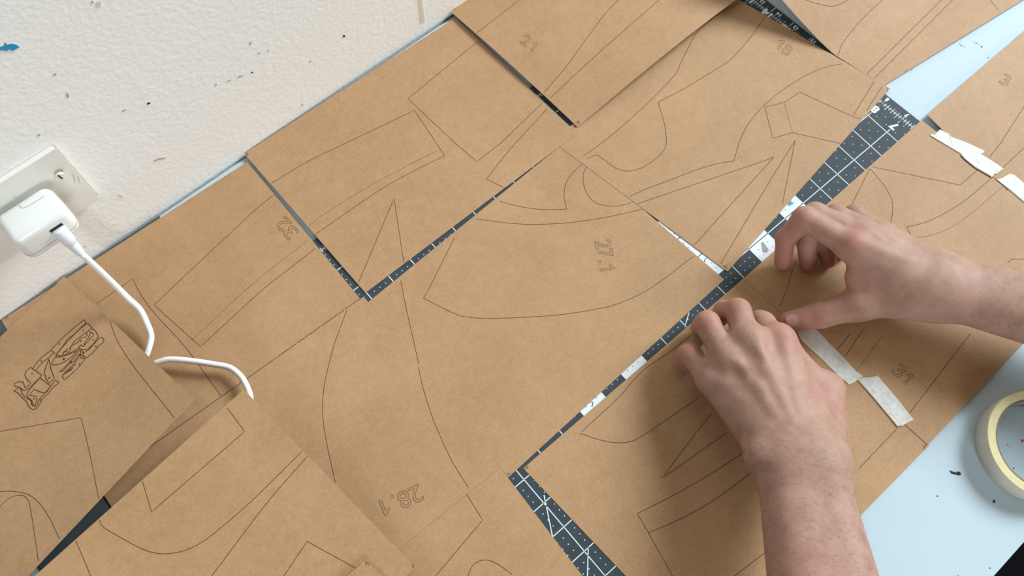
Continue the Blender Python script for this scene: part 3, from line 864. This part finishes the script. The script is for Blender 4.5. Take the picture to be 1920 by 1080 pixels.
bmesh.ops.bevel(bm, geom=[e for e in bm.edges if abs((e.verts[0].co - e.verts[1].co).normalized().z) > .9], offset=0.0070, segments=6, profile=0.5, affect='EDGES')
o = bm_obj('shell_seam', bm, GREY_M, None, True); adopt(o, chg)
def fine_line(name, px, z, w, mat, parent):
    P = [at(x, y, z) for x, y in px]
    V, Fc = [], []
    for i, p in enumerate(P):
        t = (P[min(i + 1, len(P) - 1)] - P[max(i - 1, 0)]).normalized(); sd = Vector((-t.y, t.x, 0)) * w / 2000
        V += [p + sd, p - sd]
    for i in range(len(P) - 1): Fc.append((2 * i, 2 * i + 1, 2 * i + 3, 2 * i + 2))
    o = mesh_obj(name, V, Fc, mat); adopt(o, parent); return o
fine_line('tile_seam', catmull([(25, 366), (31, 376), (37, 386), (43, 390), (51, 387), (68, 377), (84, 367)], 5), 139.15, 0.35, GREY_M, chg)
tag(chg, 'white square plug-in charger in the wall socket with the cable plugged in', 'charger')

def tube_bm(pts, rad, n=14, caps=True):
    bm = bmesh.new()
    rows = []
    P = [Vector(p) for p in pts]
    up = Vector((0, 0, 1))
    for i, p in enumerate(P):
        t = (P[min(i + 1, len(P) - 1)] - P[max(i - 1, 0)]).normalized()
        a = t.cross(up)
        if a.length < 1e-4: a = t.cross(Vector((1, 0, 0)))
        a.normalize(); b = a.cross(t)
        r = rad[i] if isinstance(rad, (list, tuple)) else rad
        rows.append([bm.verts.new(p + (a * math.cos(2 * math.pi * k / n) + b * math.sin(2 * math.pi * k / n)) * r) for k in range(n)])
    for A, B in zip(rows[:-1], rows[1:]):
        for k in range(n): bm.faces.new([A[k], A[(k + 1) % n], B[(k + 1) % n], B[k]])
    if caps:
        bm.faces.new(rows[0][::-1]); bm.faces.new(rows[-1])
    return bm
def spline3(P, n=8):
    return [Vector(p) for p in catmull([tuple(p) for p in P], n)]
# plug end sits in the charger's outer face, the lead drops to the card and runs under the lifted sheets
k0 = onwall(106, 427, OUT1 - 1.0); k1 = at(133, 455, 103); k2 = at(152, 475, 92)
cab_pts = [k2, at(190, 510, 62), at(222, 541, 38), at(240, 559, 28), at(262, 580, 21), at(275, 605, 16.5), at(283.5, 630, 13.5), at(279, 653, 12), at(272, 674, 10),
           at(275, 690, 9), at(287, 684, 9.5), at(298, 679, 11), at(320, 674, 13), at(360, 677, 14), at(400, 683, 13), at(430, 689, 12), at(450, 704, 12), at(462, 723, 13), at(469, 743, 14), at(468, 765, 12), at(458, 790, 8)]
cable = empty('charging_cable', k0)
o = bm_obj('cord', tube_bm(spline3(cab_pts, 8), 0.00265), CABLE_M, None, True); adopt(o, cable)
d_ = (k1 - k0)
o = bm_obj('connector', tube_bm([k0, k0 + d_ * .02, k0 + d_ * .06, k0 + d_ * .7, k0 + d_ * .95, k1], [0.0040, 0.0050, 0.0055, 0.0056, 0.0050, 0.0042], 18), PLUG_M, None, True); adopt(o, cable)
rel = []; rr = []
for i in range(13):
    rel.append(k1 + (k2 - k1) * (i / 12)); rr.append(0.0044 - 0.0014 * i / 12 + (0.0004 if i % 2 else -0.0004))
o = bm_obj('strain_relief', tube_bm(rel, rr), PLUG_M, None, True); adopt(o, cable)
dn = d_.normalized()
bm = box_bm(k0, WT, Zv, WN, -.0052, .0052, -.0035, .0035, -.001, .0013)
o = bm_obj('port_recess', bm, GREY_GAP); adopt(o, chg)
tag(cable, 'white charging cable running from the charger over and under the card sheets', 'cable')

# ------------------------------------------------------------------ person: two bare arms
def smin(a, b, k):
    h = np.clip(0.5 + 0.5 * (b - a) / k, 0, 1)
    return b * (1 - h) + a * h - k * h * (1 - h)
def cone(P, a, b, ra, rb):
    a = np.array(a); b = np.array(b)
    ab = b - a; L2 = ab @ ab
    t = np.clip(((P - a) @ ab) / L2, 0, 1)
    d = np.linalg.norm(P - a - t[..., None] * ab, axis=-1)
    return d - (ra + (rb - ra) * t)
def ball(P, c, r, sc=(1, 1, 1)):
    return (np.linalg.norm((P - np.array(c)) / np.array(sc), axis=-1) - r) * min(sc)
def surface_nets(Vv, org, h):
    nx, ny, nz = Vv.shape
    neg = Vv < 0
    corners = [(i, j, k) for i in (0, 1) for j in (0, 1) for k in (0, 1)]
    cnt = np.zeros((nx - 1, ny - 1, nz - 1), int)
    for (i, j, k) in corners: cnt += neg[i:nx - 1 + i, j:ny - 1 + j, k:nz - 1 + k]
    act = (cnt > 0) & (cnt < 8)
    idx = -np.ones(act.shape, int)
    cells = np.argwhere(act)
    idx[act] = np.arange(len(cells))
    S = np.zeros((len(cells), 3)); N = np.zeros(len(cells))
    cv = {c: Vv[cells[:, 0] + c[0], cells[:, 1] + c[1], cells[:, 2] + c[2]] for c in corners}
    for c in corners:
        for ax in range(3):
            if c[ax] == 0:
                c2 = list(c); c2[ax] = 1; c2 = tuple(c2)
                a, b = cv[c], cv[c2]
                m = (a < 0) != (b < 0)
                t = np.where(m, a / np.where(m, a - b, 1), 0)
                p = np.array(c, float)[None, :].repeat(len(cells), 0); p[:, ax] = t
                S[m] += p[m]; N[m] += 1
    verts = (cells + S / N[:, None]) * h + org
    faces = []
    for ax in range(3):
        sl0 = [slice(None)] * 3; sl1 = [slice(None)] * 3
        sl0[ax] = slice(0, -1); sl1[ax] = slice(1, None)
        a = neg[tuple(sl0)]; b = neg[tuple(sl1)]
        e = np.argwhere(a != b)
        o1, o2 = [(1, 2), (2, 0), (0, 1)][ax]
        ok = (e[:, o1] > 0) & (e[:, o2] > 0) & (e[:, o1] < Vv.shape[o1] - 1) & (e[:, o2] < Vv.shape[o2] - 1)
        e = e[ok]
        def cell(d1, d2):
            q = e.copy(); q[:, o1] -= d1; q[:, o2] -= d2
            return idx[q[:, 0], q[:, 1], q[:, 2]]
        q = np.stack([cell(1, 1), cell(0, 1), cell(0, 0), cell(1, 0)], 1)
        flip = ~a[e[:, 0], e[:, 1], e[:, 2]]
        q[flip] = q[flip][:, ::-1]
        faces.append(q)
    return verts, np.concatenate(faces)

def J(px, py, z):
    p = at(px, py, z); return np.array((p.x, p.y, p.z - ZT)) * 1000.0      # millimetres

def bounds(k):
    A = np.array(list(k.values()))
    lo = A.min(0) - 32; hi = A.max(0) + 32
    e = k['elb']; lo = np.minimum(lo, e - 62); hi = np.maximum(hi, e + 62); lo[2] = 0; hi[2] = 165
    return lo, hi
def grow_arm(name, field, flush, lo, hi, h, parent):
    lo = np.array(lo); hi = np.array(hi)
    n = np.ceil((hi - lo) / h).astype(int) + 1
    g = [lo[i] + h * np.arange(n[i]) for i in range(3)]
    Vv = np.empty(tuple(n), np.float32)
    for s in range(0, n[0], 24):
        X = np.stack(np.meshgrid(g[0][s:s + 24], g[1], g[2], indexing='ij'), -1)
        Vv[s:s + 24] = field(X)
    v, f = surface_nets(Vv, lo, h)
    fl = np.zeros(len(v))
    for (c, r, a) in flush:
        fl = np.maximum(fl, a * np.exp(-((v - np.array(c)) ** 2).sum(1) / (r * r)))
    V = v / 1000.0; V[:, 2] += ZT
    me = bpy.data.meshes.new(name)
    me.from_pydata(V.tolist(), [], f.tolist())
    me.update()
    at_ = me.attributes.new('flush', 'FLOAT', 'POINT')
    at_.data.foreach_set('value', fl.astype(np.float32))
    me.materials.append(SKIN)
    me.polygons.foreach_set('use_smooth', [True] * len(me.polygons))
    o = bpy.data.objects.new(name, me); COL.objects.link(o)
    md = o.modifiers.new('relax', 'SMOOTH'); md.factor = 0.5; md.iterations = 4
    adopt(o, parent)
    return o, v, f

person = empty('person', (-0.1, -0.33, ZT))
tag(person, 'person with bare hairy forearms reaching in, pressing tape onto the card', 'person')

# ---- left hand (enters from the bottom)
L_ = dict(
    elb=J(1645, 1600, 118), w=J(1499, 868, 64), wr=J(1540, 855, 66),
    i_m=J(1458, 640, 50), m_m=J(1404, 640, 55), r_m=J(1362, 672, 50), p_m=J(1332, 712, 41),
    m_p=J(1383, 584, 45), m_d=J(1358, 584, 22), m_t=J(1349, 596, 10.5),
    r_p=J(1326, 607, 41), r_d=J(1316, 614, 20), r_t=J(1318, 628, 10),
    p_p=J(1293, 664, 30), p_d=J(1283, 672, 16), p_t=J(1288, 684, 9),
    i_p=J(1430, 607, 33), i_d=J(1424, 601, 19), i_t=J(1428, 606, 11),
    t_c=J(1540, 795, 42), t_m=J(1549, 730, 30), t_i=J(1494, 694, 17), t_t=J(1452, 664, 11.5))
def left_field(P):
    k = L_
    # forearm: two long bones side by side
    side = np.cross(k['elb'] - k['w'], (0, 0, 1)); side /= np.linalg.norm(side)
    d = cone(P, k['w'] - side * 13, k['elb'] - side * 20, 20.5, 33)
    d = smin(d, cone(P, k['w'] + side * 13, k['elb'] + side * 20, 20.5, 33), 20)
    # palm
    pal = None
    for q, r0, r1 in (('i_m', 19, 14.0), ('m_m', 19, 14.0), ('r_m', 18, 13.0), ('p_m', 17, 11.5)):
        base = k['w'] + (k[q] - k['w']) * 0.02 + side * {'i_m': -14, 'm_m': -5, 'r_m': 6, 'p_m': 15}[q] * LS
        c = cone(P, base, k[q], r0, r1)
        pal = c if pal is None else smin(pal, c, 13)
    th = cone(P, k['w'] - side * LS * 15, k['t_c'], 19, 18)
    th = smin(th, cone(P, k['t_c'], k['t_m'], 18, 14.5), 12)
    pal = smin(pal, th, 18)
    pal = smin(pal, cone(P, J(1462, 650, 42), J(1540, 735, 36), 13, 13), 12)
    d = smin(d, pal, 20)
    fing = None
    for f, (r0, r1, r2, r3) in (('m', (11.5, 11.3, 9.6, 8.3)), ('r', (11.0, 11.0, 9.3, 8.0)), ('p', (9.8, 9.8, 8.4, 7.2)), ('i', (11.3, 10.8, 9.3, 8.2))):
        c = smin(cone(P, k[f + '_m'], k[f + '_p'], r0, r1), cone(P, k[f + '_p'], k[f + '_d'], r1, r2), 3.5)
        c = smin(c, cone(P, k[f + '_d'], k[f + '_t'], r2, r3), 3)
        fing = c if fing is None else smin(fing, c, 1.2)
    tb = smin(cone(P, k['t_m'], k['t_i'], 13.5, 11.5), cone(P, k['t_i'], k['t_t'], 11.5, 9.5), 4)
    d = smin(d, fing, 7)
    d = smin(d, tb, 6)
    # knuckles and the tendons that run to them
    for q, r in (('i_m', 11), ('m_m', 12), ('r_m', 11), ('p_m', 9)):
        c = k[q] + np.array((0, 0, 3.2))
        d = smin(d, ball(P, c, r), 9)
        a = k['w'] + (k[q] - k['w']) * 0.25 + np.array((0, 0, 15.0)); b = k[q] + (k['w'] - k[q]) * 0.1 + np.array((0, 0, 11.5))
        d = smin(d, cone(P, a, b, 1.8, 2.6), 7)
    # hollows between the knuckles
    for a, b in (('i_m', 'm_m'), ('m_m', 'r_m'), ('r_m', 'p_m')):
        c = (k[a] + k[b]) / 2; c = c + (k['w'] - c) * 0.12 + np.array((0, 0, 22.0))
        d = -smin(-d, ball(P, c, 5.5), 7)
    # vein and wrist bone
    va, vb = k['w'] + (k['m_m'] - k['w']) * .12, k['w'] + (k['r_m'] - k['w']) * .75
    d = smin(d, cone(P, J(1462, 800, 74), J(1425, 725, 71), 1.5, 1.0), 8)
    d = smin(d, ball(P, J(1424, 855, 68), 11), 10)
    return np.maximum(d, -(P[..., 2] - 3.2))
LS = 1.0
_side = np.cross(L_['elb'] - L_['w'], (0, 0, 1))
# which way along 'side' the thumb lies
LS = -1.0 if np.dot(L_['t_m'] - L_['w'], _side) > 0 else 1.0
la, lv, lf = grow_arm('left_arm', left_field,
    [(L_['m_p'], 13, .75), (L_['r_p'], 13, .8), (L_['p_p'], 13, .8), (L_['i_m'] + np.array((0, 0, 8)), 20, .45), (L_['t_m'], 22, .4), (J(1420, 690, 66), 20, .12), (J(1540, 740, 55), 26, .3), (J(1480, 980, 100), 40, .18), (J(1530, 1060, 100), 45, .22)],
    *bounds(L_), 1.55, person)

# ---- right hand (enters from the right)
R_ = dict(
    elb=J(2420, 700, 78), w=J(1752, 533, 48),
    i_m=J(1596, 462, 62), m_m=J(1620, 447, 60), r_m=J(1647, 442, 54), p_m=J(1672, 450, 46),
    i_p=J(1508, 410, 60), i_d=J(1473, 447, 38), i_t=J(1468, 490, 14),
    m_p=J(1528, 402, 58), m_d=J(1512, 452, 30), m_t=J(1516, 494, 10),
    r_p=J(1566, 404, 50), r_d=J(1544, 452, 26), r_t=J(1553, 488, 9.5),
    p_p=J(1601, 402, 42), p_d=J(1572, 440, 24), p_t=J(1580, 470, 9),
    t_c=J(1700, 560, 46), t_m=J(1610, 571, 34), t_i=J(1540, 590, 21), t_t=J(1480, 603, 11.5))
def right_field(P):
    k = R_
    side = np.cross(k['elb'] - k['w'], (0, 0, 1)); side /= np.linalg.norm(side)
    d = cone(P, k['w'] - side * 10, k['elb'] - side * 17, 17.5, 29)
    d = smin(d, cone(P, k['w'] + side * 10, k['elb'] + side * 17, 17.5, 29), 20)
    pal = None
    for q, r0, r1, so in (('i_m', 18, 13.0, -11), ('m_m', 18, 13.0, -4), ('r_m', 17, 12.0, 4), ('p_m', 16, 11.0, 12)):
        c = cone(P, k['w'] + side * so * RS, k[q], r0, r1)
        pal = c if pal is None else smin(pal, c, 12)
    th = cone(P, k['w'] - side * RS * 11, k['t_c'], 18, 16)
    th = smin(th, cone(P, k['t_c'], k['t_m'], 16, 13.5), 10)
    web = cone(P, (k['t_c'] + k['w']) / 2, (k['t_m'] * .55 + k['i_m'] * .45), 15, 9)
    pal = smin(pal, smin(th, web, 12), 16)
    d = smin(d, pal, 18)
    fing = None
    for f, (r0, r1, r2, r3) in (('i', (11.5, 10.5, 9.0, 8.0)), ('m', (11.5, 10.6, 9.2, 8.0)), ('r', (11.0, 10.0, 8.7, 7.6)), ('p', (9.6, 8.8, 7.8, 7.0))):
        c = smin(cone(P, k[f + '_m'], k[f + '_p'], r0, r1), cone(P, k[f + '_p'], k[f + '_d'], r1, r2), 4)
        c = smin(c, cone(P, k[f + '_d'], k[f + '_t'], r2, r3), 3)
        fing = c if fing is None else smin(fing, c, 1.5)
    tb = smin(cone(P, k['t_m'], k['t_i'], 13.8, 11.8), cone(P, k['t_i'], k['t_t'], 11.8, 9.8), 4)
    d = smin(d, fing, 7)
    d = smin(d, tb, 8)
    for q, r in (('i_m', 10), ('m_m', 10), ('r_m', 9.5)):
        d = smin(d, ball(P, k[q] + np.array((0, 0, 3.0)), r), 9)
        a = k['w'] + (k[q] - k['w']) * 0.3 + np.array((0, 0, 14.5)); b = k[q] + (k['w'] - k[q]) * 0.1 + np.array((0, 0, 10.5))
        d = smin(d, cone(P, a, b, 1.6, 2.2), 7)
    return np.maximum(d, -(P[..., 2] - 3.2))
RS = 1.0
_s = np.cross(R_['elb'] - R_['w'], (0, 0, 1))
RS = -1.0 if np.dot(R_['t_m'] - R_['w'], _s) > 0 else 1.0
ra, rv, rf = grow_arm('right_arm', right_field,
    [(R_['i_p'], 13, .5), (R_['i_t'], 20, .8), (R_['i_d'], 15, .6), (R_['m_t'], 18, .9), (R_['r_t'], 18, .9), (R_['t_t'], 20, .7), (J(1606, 446, 75), 13, .5), (R_['t_i'], 16, .4), (J(1590, 535, 40), 18, .4)],
    *bounds(R_), 1.55, person)

# ---- nails
def nail(arm, c, fwd, nrm, L, Wd, R):
    c = Vector(c); f = Vector(fwd).normalized(); n = Vector(nrm); n = (n - f * n.dot(f)).normalized(); s = f.cross(n)
    V, Fc = [], []
    A, B = 8, 8
    for i in range(A + 1):
        u = i / A
        wv = Wd * (1 - 0.55 * max(0, u - .6) ** 2 / .16) if u > .6 else Wd * (0.82 + 0.18 * min(1, u / .3))
        for j in range(B + 1):
            v = j / B * 2 - 1
            ang = v * wv / 2 / R
            V.append((c + f * (u - .5) * L + s * (R * math.sin(ang)) + n * (R * (math.cos(ang) - 1)) - n * (0.9 * (u - .5) ** 2)) / 1000 + Vector((0, 0, ZT)))
    for i in range(A):
        for j in range(B):
            a = i * (B + 1) + j
            Fc.append((a, a + 1, a + B + 2, a + B + 1))
    o = mesh_obj('fingernail', V, Fc, NAIL, None, True)
    sd = o.modifiers.new('thick', 'SOLIDIFY'); sd.thickness = 0.0004; sd.offset = 0
    o.parent = arm
    o.matrix_parent_inverse = Matrix.Translation(-Vector(person.location))
    o.matrix_parent_inverse = (Matrix.Translation(Vector(person.location)) @ Matrix.Translation(-Vector(person.location))).inverted() @ Matrix.Identity(4)
    return o
up = np.array((0, 0, 1.0))
def fwd(a, b): v = b - a; return v / np.linalg.norm(v)
fw = fwd(R_['t_i'], R_['t_t'])
cam_mm = np.array((CAM.x, CAM.y, CAM.z - ZT)) * 1000
def toward_cam(p): v = cam_mm - p; return v / np.linalg.norm(v)
nn = toward_cam(R_['t_t']) + np.array((0, 0, .3))
nn = nn - fw * (nn @ fw); nn /= np.linalg.norm(nn)
nail(ra, R_['t_t'] + nn * 10.1 - fw * 4.0, fw, nn, 16, 13, 8.8)
fw = fwd(L_['m_d'], L_['m_t']); nn = fwd(L_['m_p'], L_['m_d']) * 0.2 + fwd(L_['m_m'], L_['m_p']); nn = nn - fw * (nn @ fw); nn /= np.linalg.norm(nn)
nail(la, (L_['m_d'] + L_['m_t']) / 2 + nn * 9.2, fw, nn, 12, 12, 8.5)

# ---- arm hair (uncountable: one object per arm)
def hairs(arm, verts, faces, keep, dirv, count, seed, ln=(5, 11)):
    rr = np.random.default_rng(seed)
    fc = verts[faces].mean(1)
    nv = np.cross(verts[faces[:, 1]] - verts[faces[:, 0]], verts[faces[:, 2]] - verts[faces[:, 0]])
    nv /= np.linalg.norm(nv, axis=1)[:, None] + 1e-9
    w = keep(fc) * (nv[:, 2] > -0.3)
    w = w / w.sum()
    ids = rr.choice(len(fc), count, p=w)
    V, Fc = [], []
    for i in ids:
        p, n = fc[i], nv[i]
        d = dirv + rr.normal(0, .22, 3); d = d - n * (d @ n); d /= np.linalg.norm(d)
        L = rr.uniform(*ln); b = rr.uniform(.12, .5)
        s = np.cross(n, d) * 0.05
        k = len(V)
        p0 = p - n * .2; p1 = p + d * L * .5 + n * L * b * .45; p2 = p + d * L + n * L * b * .7 + s * rr.normal(0, 14)
        V += [p0 + s, p0 - s, p1 + s * .8, p1 - s * .8, p2]
        Fc += [(k, k + 1, k + 3, k + 2), (k + 2, k + 3, k + 4)]
    V = np.array(V) / 1000; V[:, 2] += ZT
    o = mesh_obj('arm_hair', V.tolist(), Fc, HAIR)
    o['kind'] = 'stuff'
    o.parent = arm
    return o
def keep_l(c):
    t = ((c - L_['m_m']) @ (L_['elb'] - L_['m_m'])) / np.linalg.norm(L_['elb'] - L_['m_m'])
    return np.clip((t - 55) / 90, 0, 1)
hairs(la, lv, lf, keep_l, fwd(L_['w'], L_['elb']) * -0.25 + np.cross(fwd(L_['w'], L_['elb']), up) * .5, 3200, 1)
def keep_r(c):
    t = ((c - R_['w']) @ (R_['elb'] - R_['w'])) / np.linalg.norm(R_['elb'] - R_['w'])
    return np.clip((t - 5) / 60, 0, 1)
hairs(ra, rv, rf, keep_r, fwd(R_['w'], R_['elb']) * .3 + np.cross(fwd(R_['w'], R_['elb']), up) * .6, 1900, 2)
bpy.context.view_layer.update()
